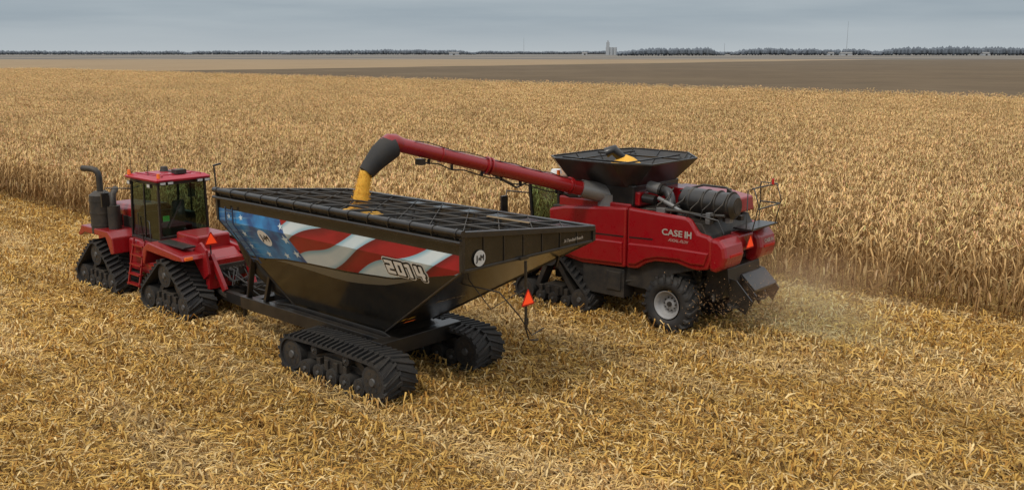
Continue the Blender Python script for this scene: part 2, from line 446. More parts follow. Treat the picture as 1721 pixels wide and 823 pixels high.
decal('number_lettering',block('2014',.255,.075,0,.008)+block('2014',.255,.048,1,.015)+block('2014',.255,.004,0,.022),[WHT,TBK],cart,slope(-2.36,-.29))
tv,tf=text2d('X-Tended Reach',.1,.2,.002,1)
decal('small_lettering',[(tv,tf,0,.0)],[SLV],cart,planar((-4.235,-1.4,3.7),(0,-1,0),(0,0,1)))
tv,tf=text2d('MADE IN USA',.15,0,.003,1)
rs=Vector((3.9,0,-DZ)).normalized()
decal('small_lettering',[(tv,tf,0,.006)],[SLV],cart,planar((-2.1,.35,3.55-DZ*2.1/3.9),(0,-1,0),-rs))
r=MB()
for s_ in(1,-1):
    r.beam((-.5,s_*.95,.98),(5.6,s_*.95,.98),.2,.34)
    r.beam((5.5,s_*.95,.98),(8.2,s_*.12,.62),.18,.3)
    r.beam((5.4,s_*.9,1.0),(4.3,s_*1.3,3.0),.14,.14)
    r.beam((4.6,s_*.9,1.0),(4.0,s_*.95,2.5),.12,.12)
r.prism([(-.7,1.1),(-.2,1.24),(3.4,1.24),(4.6,1.1),(4.6,.9),(-.7,.9)],-.8,.8)
r.box(-.75,-.35,-1.3,1.3,.78,1.16); r.box(-.1,.5,-1.3,1.3,.55,.95); r.box(5.1,5.4,-1,1,.85,1.1)
r.box(2.9,3.1,-.9,.9,.8,1.05); r.box(7.9,8.5,-.15,.15,.5,.72); r.cyl((8.35,0,.4),(8.35,0,.85),.09,n=14)
r.beam((6.6,.3,.7),(6.6,.3,.12),.1,.1); r.cyl((6.6,.3,.1),(6.6,.3,.13),.14,n=14)
r.build('chassis',BLK,cart,.012)
r=MB()
r.tube([(3.2,0,1.2),(4.4,.5,1.5),(5.0,.9,2.2),(5.15,1.35,3.6)],.24,16)
r.cyl((5.13,1.3,3.4),(5.17,1.4,3.7),.3,n=18)
r.box(4.2,4.9,-.4,.4,1.0,1.6)
r.tube([(5.1,-1.2,3.5),(5.1,-.2,3.4),(5.15,1.1,3.5)],.2,14)
r.build('unloading_auger',BLK,cart,0)
for i in range(7):
    r=MB(); y0=R.uniform(-.4,.9); z0=R.uniform(1.1,1.9)
    r.tube([(4.7,y0,z0),(5.6,y0*.8,z0-.3+R.uniform(-.2,.3)),(6.6,y0*.4,1.0+R.uniform(0,.4)),(7.6,R.uniform(-.3,.3),.95+R.uniform(-.1,.4)),(8.5,R.uniform(-.4,.4),1.3)],.024,6)
    r.build('hydraulic_hose',RUB,cart)
r=MB()
def sp_(x,z,o): return side(x,z2t(z),o)
for x in (4.1,4.42): 
    r.beam(sp_(x-.2,3.95,.08),sp_(x-.2,3.55,.08),.03,.03); r.beam(sp_(x-.2,3.55,.08),sp_(x-.45,2.5,.08),.03,.03)
for i in range(6):
    z=2.6+.25*i; d=.2+max(0,3.55-z)*.24
    r.beam(sp_(4.1-d,z,.08),sp_(4.42-d,z,.08),.03,.025)
r.build('ladder',pm('blue_black_paint',(.015,.04,.09),.4,0,.15),cart)
r=MB()
r.beam((-4.3,.3,3.5),(-4.32,.3,2.0),.04,.05); r.beam((-4.28,.3,3.55),(-4.2,.3,3.55),.25,.06)
r.tube([(-3.2,1.2,3.0),(-4.1,.9,2.9),(-4.3,.5,2.35),(-4.35,.15,1.85),(-4.4,-.2,1.95)],.015,6)
r.tube([(-3.4,1.1,3.1),(-4.0,1.05,2.55),(-4.3,.3,2.9)],.012,6)
r.tube([(-4.32,.3,2.0),(-4.32,.2,1.75),(-4.36,-.05,1.7)],.018,6)
r.cyl((-4.33,.3,2.25),(-4.33,.3,2.12),.05,n=10)
r.build('sign_post',BLK,cart)
smv(cart,(-4.36,.3,2.68),(0,-1,0),.38)
f=planar((-.95,.62,3.55-DZ*3.25/3.9),(0,-1,0),-rs)
decal('reflector',[([(-.16,-.05),(.16,-.05),(.16,.05),(-.16,.05)],[(0,1,2,3)],0,.03)],[AMB],cart,f)
for x0,x1 in((-.5,-.28),(-.18,0)):
    decal('warning_decal',[([(x0,.14),(x1,.14),(x1,.3),(x0,.3)],[(0,1,2,3)],0,.005)],[YEL],cart,f)
CW=[(1.5,.57,.38,'i'),(-1.55,.57,.38,'i')]+[(x-.03,.33,.2,'r') for x in(-1.02,-.51,0,.51,1.02)]+[(-.6,.86,.12,'c'),(.6,.86,.12,'c')]
t1=track('track_unit',CW,.96,cart,(.22,1.66,0),lug=.065,pitch=.18,ww=.88,thick=.06)
t2=dup(t1,cart,(.25,-1.3,0))
# ============================================================ TRACTOR
tr=root('tractor',28.2,-14.85,'red articulated four-track tractor hitched to the grain cart','tractor')
r=MB()
r.prism([(-3.3,1.1),(-3.3,1.75),(-2.9,1.95),(-.3,1.95),(-.2,1.0),(-1.2,.8)],-.5,.5)
r.prism([(.1,1.0),(.1,1.8),(4.2,1.8),(4.3,1.1),(3.4,.85)],-.5,.5)
r.cyl((-.5,0,1.3),(.5,0,1.3),.3)
r.build('frame',RED,tr,.03)
r=MB()
r.loft([[(.95,-.62,1.8),(.95,.62,1.8),(.95,.6,2.75),(.95,.45,2.92),(.95,-.45,2.92),(.95,-.6,2.75)],
        [(3.2,-.6,1.8),(3.2,.6,1.8),(3.2,.58,2.65),(3.2,.42,2.8),(3.2,-.42,2.8),(3.2,-.58,2.65)],
        [(4.3,-.5,1.75),(4.3,.5,1.75),(4.25,.48,2.4),(4.15,.35,2.55),(4.15,-.35,2.55),(4.25,-.48,2.4)]])
r.build('hood',RED,tr,.05)
for i in range(3):
    MB().box(1.4+.7*i,1.95+.7*i,.6,.64,2.0,2.5).build('grille',DRK,tr)
r=MB()
cx0,cx1,cy,cz0,cz1=-.85,.85,.82,1.95,3.8
for x,dx in((cx0,0),(cx1,.12)):
    for s_ in(1,-1): r.beam((x+dx,s_*cy,cz0),(x,s_*cy*.96,cz1),.07,.07)
for s_ in(1,-1):
    r.beam((.1,s_*cy,cz0),(.05,s_*cy*.96,cz1),.05,.05)
    r.beam((cx0,s_*cy,cz0+.02),(cx1+.12,s_*cy,cz0+.02),.08,.1)
    r.beam((cx0,s_*cy*.96,cz1),(cx1,s_*cy*.96,cz1),.08,.1)
for x in(cx0,cx1): r.beam((x,-cy,cz0+.05),(x,cy,cz0+.05),.08,.3); r.beam((x,-cy,cz1),(x,cy,cz1),.08,.1)
r.box(cx0,cx1+.1,-cy,cy,1.75,2.0); r.box(.55,.6,-cy,cy,2.0,2.75); r.box(-.2,.5,-.78,-.6,2.0,2.7)
cab=r.build('cab',BLK,tr,.01)
r=MB()
for s_ in(1,-1): r.add([(cx0,s_*cy,cz0),(cx1+.12,s_*cy,cz0),(cx1,s_*cy*.96,cz1),(cx0,s_*cy*.96,cz1)],[(0,1,2,3)])
r.add([(cx0,-cy,2.1),(cx0,cy,2.1),(cx0,cy*.96,cz1),(cx0,-cy*.96,cz1)],[(0,1,2,3)])
r.add([(cx1+.1,-cy,2.1),(cx1+.1,cy,2.1),(cx1,cy*.96,cz1),(cx1,-cy*.96,cz1)],[(0,1,2,3)])
r.build('cab_glass',GLS,cab)
r=MB()
r.box(-.45,.1,-.28,.28,2.0,2.45); r.loft([[(-.5,-.27,2.4),(-.5,.27,2.4),(-.34,.27,2.4),(-.34,-.27,2.4)],[(-.62,-.2,3.2),(-.62,.2,3.2),(-.5,.2,3.2),(-.5,-.2,3.2)]])
r.build('seat',SEATM,cab,.05)
MB().box(-.5,-.46,.3,.5,2.55,2.72).build('display_screen',GRN,cab)
r=MB(); r.beam((-.92,.1,3.2),(-.92,.55,2.4),.02,.025); r.cyl((-.93,0,2.3),(-.87,0,2.3),.04,n=10); r.build('window_wiper',BLK,cab)
r=MB()
r.loft([[(-1.0,-.9,3.86),(-1.0,.9,3.86),(1.0,.9,3.86),(1.0,-.9,3.86)],[(-1.03,-.93,3.93),(-1.03,.93,3.93),(1.03,.93,3.93),(1.03,-.93,3.93)],
        [(-.88,-.8,4.02),(-.88,.8,4.02),(.88,.8,4.0),(.88,-.8,4.0)]])
r.box(-.6,.5,-.5,.5,4.01,4.05); r.beam((-.9,-.65,4.03),(.8,-.65,4.02),.06,.03); r.beam((-.9,.65,4.03),(.8,.65,4.02),.06,.03)
rf=r.build('cab_roof',REDR,tr,.03)
r=MB(); r.box(-.75,-.45,-.25,.1,4.04,4.17); r.cyl((.2,0,4.04),(.2,0,4.2),.14,.1); r.box(-.75,.2,-.2,.0,4.04,4.07)
r.build('gps_receiver',DRK,rf)
MB().cyl((-.2,.75,3.98),(-.2,.75,4.5),.012,n=6).build('antenna',DRK,rf)
MB().cyl((.8,.8,3.95),(.8,.8,4.85),.01,n=6).build('antenna',DRK,rf)
for p in((-.9,.78,3.97),(.85,.85,3.97)):
    MB().cyl(p,(p[0],p[1],p[2]+.16),.06,.045,n=12).build('beacon',AMB,rf)
for yy in(.75,.5,-.5,-.75):
    r=MB(); r.box(-1.1,-1.03,yy-.1,yy+.1,3.78,3.88,0); r.box(-1.115,-1.1,yy-.08,yy+.08,3.8,3.865,1); r.build('work_light',[BLK,LENS],rf)
for xx in(-.7,.6):
    r=MB(); r.box(xx-.1,xx+.1,.94,1.02,3.7,3.82,0); r.box(xx-.08,xx+.08,1.02,1.03,3.715,3.805,1); r.build('work_light',[BLK,LENS],rf)
for s_ in(1,-1):
    y0,y1=min(s_*.5,s_*1.5),max(s_*.5,s_*1.5)
    r=MB(); r.prism([(-3.35,1.84),(-3.25,1.97),(-1.3,2.14),(-1.0,1.95),(-.9,1.45),(-1.0,1.42),(-1.2,1.88),(-2.9,1.8)],y0,y1)
    r.build('fender',RED,tr,.03)
    r=MB(); r.prism([(1.0,1.45),(1.05,1.95),(1.35,2.14),(3.2,2.14),(3.5,1.8),(3.4,1.75),(3.0,1.92),(1.5,1.92),(1.2,1.4)],y0,y1)
    r.build('fender',RED,tr,.03)
    r=MB(); r.prism([(-.95,1.1),(-.95,1.9),(.85,1.95),(.95,.95),(-.6,.9)],min(s_*.45,s_*1.05),max(s_*.45,s_*1.05)); r.build('fuel_tank',RED,tr,.06)
    r=MB(); r.box(-2.9,-1.4,s_*1.0-.2,s_*1.0+.2,2.1,2.16); r.build('fender_pad',BLK,tr,.01)
MB().box(-2.6,-1.3,-.55,.55,1.9,2.35).build('rear_housing',RED,tr,.06)
r=MB()
for x in(-.35,.35): r.beam((x,1.4,.55),(x,1.1,2.0),.05,.05)
for i in range(5): z=.6+.3*i; r.box(-.35,.35,1.39-.06*i-.1,1.39-.06*i+.06,z,z+.04)
r.build('steps',RED,tr)
r=MB(); r.tube([(-.95,1.2,2.0),(-.95,1.2,2.7),(-.4,1.2,2.8),(-.4,1.15,2.0)],.018,8); r.build('handrail',BLK,tr)
for s_ in(1,-1):
    r=MB(); r.tube([(.95,s_*.8,3.5),(1.3,s_*1.45,3.55),(1.3,s_*1.5,3.3)],.02,6); r.box(1.25,1.32,s_*1.5-.12,s_*1.5+.12,2.95,3.4)
    r.build('mirror',BLK,tr)
r=MB()
r.cyl((2.35,1.15,1.95),(2.35,1.15,3.2),.36,n=28); r.cyl((2.35,1.15,3.2),(2.35,1.15,3.32),.36,.2,n=28)
r.tube([(2.35,1.15,3.2),(2.35,1.15,3.75),(2.37,1.17,3.92),(2.45,1.22,4.01),(2.58,1.3,4.05),(2.9,1.42,4.05)],.1,14)
r.cyl((1.7,1.05,2.1),(1.7,1.05,2.9),.2,n=20); r.tube([(1.7,1.05,2.9),(1.7,1.05,3.25),(2.0,.8,3.4)],.1,12)
for z in(2.2,2.6,3.0): r.cyl((2.35,1.15,z),(2.35,1.15,z+.04),.375,n=28)
r.build('exhaust_stack',DRK,tr)
r=MB()
r.box(-3.45,-3.25,-.75,.75,.9,1.75,0)
for s_ in(1,-1):
    r.beam((-3.3,s_*.55,1.9),(-3.9,s_*.5,.9),.12,.16,0); r.beam((-3.3,s_*.4,.8),(-4.0,s_*.5,.75),.1,.12,1)
    r.prism([(-2.6,1.9),(-3.2,2.3),(-3.5,2.1),(-3.6,1.4),(-3.3,1.2)],s_*.8-.04,s_*.8+.04,0)
r.beam((-3.3,0,.75),(-3.8,0,.68),.4,.1,1)
r.box(-3.5,-3.44,-.55,.55,1.2,1.6,1)
for i in range(10):
    y=-.5+.11*i; r.cyl((-3.55,y,1.45),(-3.42,y,1.45),.035,n=8,m=1)
r.build('rear_hitch',[RED,DRK],tr,.01)
for i in range(9):
    r=MB(); y=R.uniform(-.6,.6); r.tube([(-3.4,y,1.45),(-3.75,y+R.uniform(-.2,.2),1.3+R.uniform(-.2,.2)),(-3.9,R.uniform(-.3,.3),1.0),(-4.1,R.uniform(-.3,.3),1.2)],.025,6)
    r.build('hydraulic_hose',RUB,tr)
r=MB(); r.beam((-3.3,.55,1.9),(-3.3,.55,2.4),.03,.03); r.build('sign_post',BLK,tr)
smv(tr,(-3.34,.55,2.36),(0,-1,0),.42)
for s_ in(1,-1):
    r=MB(); r.box(-3.38,-3.3,s_*1.3-.12,s_*1.3+.12,1.86,1.94); r.build('tail_light',AMB,tr)
TW=[(0,1.26,.36,'d'),(1.02,.46,.33,'i'),(-1.02,.46,.33,'i')]+[(x,.32,.19,'r') for x in(-.46,0,.46)]
q1=track('track_unit',TW,.92,tr,(-2.2,1.12,0),lug=.085,pitch=.2,ww=.82,thick=.06)
for p in((-2.2,-1.12,0),(2.3,1.12,0),(2.3,-1.12,0)): dup(q1,tr,p)
# ============================================================ COMBINE
cb=root('combine_harvester',16,-23.4,'red combine harvester unloading corn through its long side auger','combine harvester')
r=MB()
r.prism([(2.1,1.2),(2.2,3.2),(-.7,3.38),(-3.3,3.22),(-3.6,2.9),(-4.0,2.1),(-2.2,1.7),(-1.4,1.1)],-1.3,1.3)
r.build('chassis_body',DRK,cb,.02)
for s_ in(1,-1):
    y0,y1=(1.3,1.5) if s_>0 else(-1.5,-1.3)
    r=MB()
    r.prism([(2.15,1.95),(2.2,3.12),(1.6,3.25),(-.68,3.45),(-.68,1.68),(.9,1.6),(1.6,1.7)],y0,y1)
    r.build('side_panel',RED,cb,.07)
    r=MB()
    r.prism([(-.72,3.45),(-.72,1.68),(-1.1,1.72),(-1.35,1.9),(-1.7,2.02),(-2.4,2.06),(-2.9,1.98),(-3.3,1.96),(-3.85,2.02),(-4.02,2.3),(-4.0,2.85),(-3.8,2.95),(-3.3,3.0),(-2.9,3.32),(-2.7,3.38)],y0,y1)
    r.build('rear_side_panel',RED,cb,.07)
    ya,yb=(1.47,1.56) if s_>0 else(-1.56,-1.47)
    r=MB(); r.prism([(2.0,2.0),(2.05,2.36),(-.58,2.44),(-.6,1.8),(.9,1.72),(1.5,1.8)],ya,yb); r.build('panel_ridge',RED,cb,.04)
    r=MB(); r.prism([(-.8,2.44),(-.8,1.82),(-1.05,1.84),(-1.4,2.05),(-1.8,2.16),(-2.5,2.2),(-3.0,2.12),(-3.7,2.14),(-3.9,2.5),(-2.2,2.5)],ya,yb); r.build('panel_ridge',RED,cb,.04)
r=MB(); r.prism([(2.0,2.49),(2.0,2.53),(-.6,2.61),(-.6,2.57)],1.5,1.506,0); r.build('pinstripe',BLK,cb)
r=MB(); r.prism([(-.8,2.58),(-.8,2.62),(-1.6,2.66),(-1.6,2.62)],1.5,1.506,0); r.build('pinstripe',BLK,cb)
f=planar((-2.42,1.5,2.9),(-1,0,0),(0,0,1))
tv,tf=text2d('CASE',.24,0,0,1.2); tv2,tf2=text2d('IH',.24,0,0,1.6); tv3,tf3=text2d('AXIAL-FLOW',.115,.35,0,1.05)
decal('brand_lettering',fat(tv,tf,.008,0,.008,6,-.19,0)+fat(tv2,tf2,.018,0,.008,6,.41,0)+fat(tv3,tf3,.004,1,.008,6,.05,-.2),[SLV,PNK],cb,f)
for y0,y1 in((.45,1.5),(-1.42,-.45)):
    r=MB(); r.prism([(-3.9,2.0),(-3.9,2.92),(-4.35,2.88),(-4.62,2.7),(-4.72,2.42),(-4.6,2.12),(-4.2,1.98)],y0,y1); r.build('tail_cover',RED,cb,.1)
r=MB(); r.prism([(-3.9,2.35),(-3.9,2.95),(-4.35,2.86),(-4.4,2.4)],-.44,.44); r.build('tail_cover',RED,cb,.05)
for s_ in(1,-1):
    r=MB(); r.box(-4.74,-4.68,s_*.95-.3,s_*.95+.3,2.4,2.47); r.build('tail_light',SMVE,cb)
smv(cb,(-4.55,.0,2.62),(0,-1,0),.42)
tv,tf=text2d('CASE IH',.15,0,.003,1); decal('brand_lettering',[(tv,tf,0,.0)],[SLV],cb,planar((-4.70,-.95,2.58),(0,-1,0),(.35,0,1)))
r=MB()
r.prism([(-3.3,2.1),(-4.3,2.0),(-4.4,1.6),(-4.0,1.1),(-3.2,1.2)],-.9,.9)
r.prism([(-4.2,1.7),(-4.4,1.75),(-5.1,1.35),(-5.0,1.25)],-1.1,.2)
r.build('straw_chopper',BLK,cb,.015)
for y,dx in((-1.15,.1),(-.5,.25),(.2,0.1),(.8,-.2)):
    r=MB(); r.prism([(-4.1,1.75),(-4.5+dx,1.7),(-5.3+dx,1.2),(-5.0+dx,.8),(-4.5,1.0)],y,y+.04); r.build('spreader_vane',BLK,cb)
for y in(-.6,.6):
    r=MB(); r.cyl((-4.6,y,.95),(-4.6,y,1.0),.38,n=20)
    for k in range(4):
        t=k*math.pi/2+.4; r.beam((-4.6,y,1.02),(-4.6+.36*math.cos(t),y+.36*math.sin(t),1.02),.03,.1)
    r.build('spreader_disc',DRK,cb)
r=MB()
r.prism([(-.8,3.3),(-.8,3.86),(-2.2,3.86),(-3.4,3.72),(-3.5,3.3)],-1.42,-.35)
r.build('engine_hood',RED,cb,.05)
r=MB()
r.box(-.65,2.0,-1.35,1.25,3.15,3.5); r.prism([(-.85,3.45),(-.85,3.84),(-.3,3.88),(.2,3.88),(.2,3.45)],-1.3,1.1)
r.build('upper_cover',RED,cb,.04)
r=MB(); r.cyl((-2.15,.72,3.76),(-4.35,.72,3.70),.35,n=30); r.cyl((-4.35,.72,3.70),(-4.48,.72,3.70),.35,.25,n=30)
for x in(-2.4,-3.0,-3.6,-4.2): r.cyl((x,.72,3.74),(x-.05,.72,3.74),.365,n=30,m=1)
r.cyl((-2.15,.72,3.76),(-2.0,.72,3.8),.3,.16,n=24)
r.cyl((-4.48,.72,3.7),(-4.5,.72,3.7),.2,n=20,m=1)
r.build('exhaust_canister',[BLK,DRK],cb)
r=MB()
r.cyl((-.95,.75,4.0),(-1.35,.78,3.95),.17,n=20,m=0); r.cyl((-1.35,.78,3.95),(-1.42,.78,3.94),.19,n=20,m=1)
r.tube([(-1.42,.78,3.94),(-1.62,.82,3.9),(-1.75,.88,3.75),(-1.85,1.0,3.55),(-2.0,1.1,3.4)],.14,14,m=1)
r.cyl((-.9,.95,3.68),(-1.3,.95,3.66),.13,n=18,m=1)
r.build('air_intake',[GRY,BLK],cb)
r=MB()
for i in range(26):
    x=R.uniform(-4.2,-1.1);y=R.uniform(.0,1.28)
    r.box(x-R.uniform(.08,.22),x+.08,y-.08,y+R.uniform(.05,.13),3.25,3.38+R.uniform(0,.18),R.choice((0,0,1)))
for x0 in(-1.5,-2.0,-2.6,-3.2,-3.8):
    r.tube([(x0,1.3,3.3),(x0-.1,1.3,3.6),(x0-.3,1.12,3.78),(x0-.35,.9,4.05)],.022,8,m=0)
r.tube([(-1.2,1.25,3.42),(-2.2,1.3,3.5),(-3.2,1.28,3.46),(-4.3,1.2,3.5)],.045,8,m=0)
r.tube([(-1.5,1.1,3.75),(-2.0,1.22,3.62),(-2.4,1.25,3.45)],.06,10,m=1)
r.tube([(-1.7,.3,3.9),(-2.4,.2,4.12),(-3.4,.15,4.1),(-4.0,.2,3.9)],.035,8,m=0)
r.cyl((-1.9,.15,3.4),(-1.9,.15,4.0),.11,n=14,m=1); r.cyl((-3.3,-.1,3.4),(-3.3,-.1,4.05),.09,n=14,m=0)
r.box(-3.2,-2.2,-.2,.3,3.3,3.75,0)
r.build('engine',[DRK,GRY],cb,.01)
r=MB()
def rail(pts): r.tube(pts,.022,6)
rail([(-3.9,-1.25,3.0),(-3.9,-1.25,4.15),(-4.7,-1.25,4.15),(-4.95,-1.25,3.7),(-4.7,-1.25,3.0)])
rail([(-4.5,.2,3.0),(-4.5,.2,4.1),(-4.8,.2,4.15),(-5.05,.2,3.7),(-4.8,.2,3.0)])
rail([(-4.7,.2,4.15),(-4.7,-1.25,4.15)]); rail([(-5.0,.2,3.6),(-4.92,-1.25,3.6)])
rail([(-3.9,-1.25,3.6),(-4.9,-1.25,3.6)]); rail([(-4.8,.2,3.0),(-4.7,-1.25,3.0)])
rail([(-2.6,1.42,3.35),(-2.7,1.42,3.5),(-4.2,1.42,3.4),(-4.5,1.42,3.05)])
r.box(-4.8,-3.9,-1.3,.25,3.0,3.04)
r.build('handrail',BLK,cb)
MB().cyl((-4.7,-1.0,4.15),(-4.7,-1.0,4.32),.06,.05,n=10).build('beacon',SMVE,cb)
for o in cb.children:
    if o.type=='MESH':
        for v in o.data.vertices:
            if v.co.x<-2.6: v.co.x=-2.6+(v.co.x+2.6)*.62
def octa(xh0,xh1,yh,z,ch,zc=0):
    return [(xh1,yh-ch,z),(xh1-ch,yh,z+zc),(xh0+ch,yh,z+zc),(xh0,yh-ch,z),(xh0,-yh+ch,z),(xh0+ch,-yh,z+zc),(xh1-ch,-yh,z+zc),(xh1,-yh+ch,z)]
RG=(-1.3,2.35,2.0,4.68,.8,.05); RBs=(-.65,1.75,1.2,4.0,.2)
c=MB(); c.loft([octa(*RBs),octa(*RG)],0,False)
o=c.build('grain_tank_extension',BLK,cb); s_=o.modifiers.new('s','SOLIDIFY'); s_.thickness=.03; s_.offset=-1
c=MB(); rg=octa(*RG); rb=octa(*RBs)
for i in range(8): c.beam(rg[i],rg[(i+1)%8],.05,.04)
for i in range(8): c.beam(rb[i],rg[i],.03,.04)
for i in range(8): c.beam(Vector(rb[i]).lerp(Vector(rb[(i+1)%8]),.5),Vector(rg[i]).lerp(Vector(rg[(i+1)%8]),.5),.03,.04)
c.build('tank_rim',BLK,cb)
c=MB()
for y in(-.9,.9): c.beam((-1.1,y,4.64),(2.15,y,4.64),.05,.05)
for x in(-.3,1.4): c.beam((x,-1.85,4.65),(x,1.85,4.65),.04,.04)
c.build('tank_rails',BLK,cb)
c=MB(); c.prism([(-.7,3.45),(-.7,4.03),(1.8,4.03),(1.9,3.45)],-1.2,1.2); c.build('tank_base',BLK,cb,.03)
c=MB(); c.tube([(.7,-.2,4.0),(.6,0,4.65),(.75,.2,4.9),(.95,.3,4.8)],.16,14); c.build('fill_auger',BLK,cb)
c=MB(); pts=[]
for k,(rr,z) in enumerate(((.85,4.1),(.55,4.42),(.25,4.65),(.02,4.74))):
    pts.append([(.5+rr*math.cos(t*math.pi/8),.1+rr*math.sin(t*math.pi/8)-.2,z) for t in range(16)])
c.loft(pts,0,True,True); c.build('tank_corn',CORN,cb)
c=MB(); CX=3.25
for x,dx in((2.25,0),(CX,.2)):
    for s_ in(1,-1): c.beam((x,s_*.95,1.9),(x+dx,s_*.95,3.75),.09,.09)
for s_ in (1,-1): c.beam((2.25,s_*.95,1.9),(CX,s_*.95,1.9),.1,.14); c.beam((2.25,s_*.95,3.75),(CX+.2,s_*.95,3.75),.08,.12)
c.box(2.2,CX+.05,-.95,.95,1.75,1.95); c.box(2.2,2.3,-.95,.95,1.9,3.7)
cbc=c.build('cab',BLK,cb,.01)
c=MB()
for s_ in(1,-1): c.add([(2.25,s_*.95,1.9),(CX,s_*.95,1.9),(CX+.2,s_*.95,3.75),(2.25,s_*.95,3.75)],[(0,1,2,3)])
c.add([(CX+.01,-.95,1.9),(CX+.01,.95,1.9),(CX+.21,.95,3.75),(CX+.21,-.95,3.75)],[(0,1,2,3)])
c.build('cab_glass',GLC,cbc)
c=MB(); c.box(2.5,2.95,-.28,.28,1.95,2.5); c.box(2.4,2.55,-.26,.26,2.4,3.2); c.build('seat',SEATM,cbc,.05)
c=MB(); c.loft([[(2.1,-1.0,3.84),(2.1,1.0,3.84),(CX+.4,1.0,3.84),(CX+.4,-1.0,3.84)],[(2.2,-.9,4.02),(2.2,.9,4.02),(CX+.3,.9,4.0),(CX+.3,-.9,4.0)]])
rf=c.build('cab_roof',pm('dusty_tan_roof',(.36,.17,.06),.5,0,.3),cb,.05)
c=MB(); c.cyl((2.9,.3,4.0),(2.9,.3,4.14),.2,.15,n=18); c.build('gps_dome',WHT,rf)
MB().cyl((2.4,.8,4.0),(2.4,.8,4.2),.06,.05,n=12).build('beacon',AMB,rf)
c=MB()
c.tube([(CX+.2,.95,3.4),(CX+.6,1.6,3.5),(CX+.6,1.7,3.1)],.025,6); c.box(CX+.57,CX+.65,1.58,1.85,2.75,3.35)
c.build('mirror',BLK,cb)
c=MB(); 
for p in([(3.6,1.1,1.9),(3.6,1.7,1.95),(3.6,1.7,2.8),(2.5,1.7,2.8),(2.5,1.7,1.9)],[(3.6,1.7,2.4),(2.5,1.7,2.4)]): c.tube(p,.02,6)
c.box(2.3,3.6,.95,1.7,1.85,1.9)
c.build('platform',BLK,cb)
c=MB(); c.prism([(2.2,1.6),(2.4,1.0),(5.0,.5),(5.0,1.2)],-.7,.7); c.build('feeder_house',RED,cb,.02)
c=MB(); c.prism([(4.9,.35),(4.9,1.15),(5.15,1.2),(5.6,.5),(5.5,.3)],-4.55,4.55,0)
hd=c.build('corn_head',RED,cb,.01)
for i in range(13):
    c=MB(); y=-4.5+.75*i; c.loft([[(5.3,y-.28,.4),(5.3,y+.28,.4),(5.3,y+.16,.85),(5.3,y-.16,.85)],[(6.4,y-.2,.3),(6.4,y+.2,.3),(6.4,y+.12,.62),(6.4,y-.12,.62)],[(7.1,y-.03,.12),(7.1,y+.03,.12),(7.1,y+.02,.17),(7.1,y-.02,.17)]],0)
    c.build('snout',BLK,hd,.01)
c=MB(); c.box(-.6,.9,.9,1.42,.75,1.6); c.box(-.5,.0,1.42,1.46,.95,1.5); c.box(-1.0,2.5,-.8,.8,.8,1.5); c.box(-2.3,-1.9,-1.0,1.0,.7,.95)
c.beam((-2.1,0,.8),(-2.1,0,1.8),.3,.3); c.tube([(-1.3,1.2,1.9),(-1.2,1.2,1.4),(-.5,1.3,1.2)],.05,8)
for i in range(14):
    x=R.uniform(-3,-.6); c.beam((x,R.uniform(.2,1.2),R.uniform(1.3,2)),(x+R.uniform(-.5,.5),R.uniform(.2,1.2),R.uniform(1.0,2)),.06,.06)
c.build('underbody',DRK,cb,.01)
tyrewheel('rear_wheel',.83,.68,cb,(-2.1,1.13,.82),1)
tyrewheel('rear_wheel',.83,.68,cb,(-2.1,-1.13,.82),-1)
KW=[(.15,1.62,.3,'d'),(1.1,.44,.32,'i'),(-1.05,.44,.32,'i')]+[(x,.31,.18,'r') for x in(-.5,-.0,.5)]
k1=track('track_unit',KW,.8,cb,(2.0,1.2,0),lug=.085,pitch=.2,ww=.82,thick=.06); dup(k1,cb,(2.0,-1.2,0))
P0=Vector((.7,1.35,3.78)); P1=Vector((2.5,7.25,5.45))
c=MB(); ax=(P1-P0); au=ax.normalized()
c.cyl(P0+ax*.04,P0+ax*.56,.215,n=24,m=0); c.cyl(P0+ax*.56,P1,.19,n=24,m=0)
for t in (.555,.575): c.cyl(P0+ax*t,P0+ax*(t+.008),.25,n=24,m=0)
c.cyl(P0+ax*.8,P0+ax*.806,.215,n=24,m=0)
for t in(.12,.13): c.cyl(P0+ax*t,P0+ax*(t+.006),.245,n=24,m=0)
c.tube([P1-au*.05,P1+au*.1+Vector((0,0,.01)),P1+au*.28+Vector((0,0,-.03)),P1+au*.4+Vector((0,0,-.12))],[.2,.24,.25,.22],20,m=0)
aug=c.build('unloading_auger',RED,cb)
c=MB(); c.tube([(.2,.9,3.55),(.45,1.15,3.72),P0+ax*.06],[.3,.3,.26],18); c.cyl((.3,1.0,3.2),(.3,1.0,3.7),.34,n=20)
c.build('auger_elbow',GRY,aug)
dn=Vector((0,0,-1))
SPE=P1+au*.95+dn*.92
c=MB(); c.tube([P1+au*.12+dn*.06,P1+au*.3+dn*.16,P1+au*.5+dn*.36,P1+au*.72+dn*.62,SPE],[.29,.33,.31,.26,.21],22)
c.build('auger_spout',RUB,aug)
c=MB()
pp=[P0+ax*t+Vector((0,0,-.3+.04*math.sin(t*40))) for t in [i/16 for i in range(1,15)]]
c.tube(pp,.02,6)
pp=[P0+ax*t+Vector((-.12,0,.2+.03*math.sin(t*31))) for t in [i/16 for i in range(1,16)]]
c.tube(pp,.014,6)
for t in(.2,.4,.5,.6,.75,.86):
    q=P0+ax*t; c.beam(q+Vector((0,0,-.2)),q+Vector((0,0,-.33)),.04,.08)
q=P0+ax*.55; c.beam(q+Vector((0,0,-.2)),P0+ax*.42+Vector((0,0,-.42)),.05,.05); c.beam(P0+ax*.42+Vector((0,0,-.42)),P0+ax*.36+Vector((0,0,-.2)),.04,.04)
q=P0+ax*.9+Vector((0,0,-.3)); c.box(q.x-.12,q.x+.12,q.y-.08,q.y+.08,q.z-.1,q.z+.06)
c.build('auger_hose',BLK,aug)
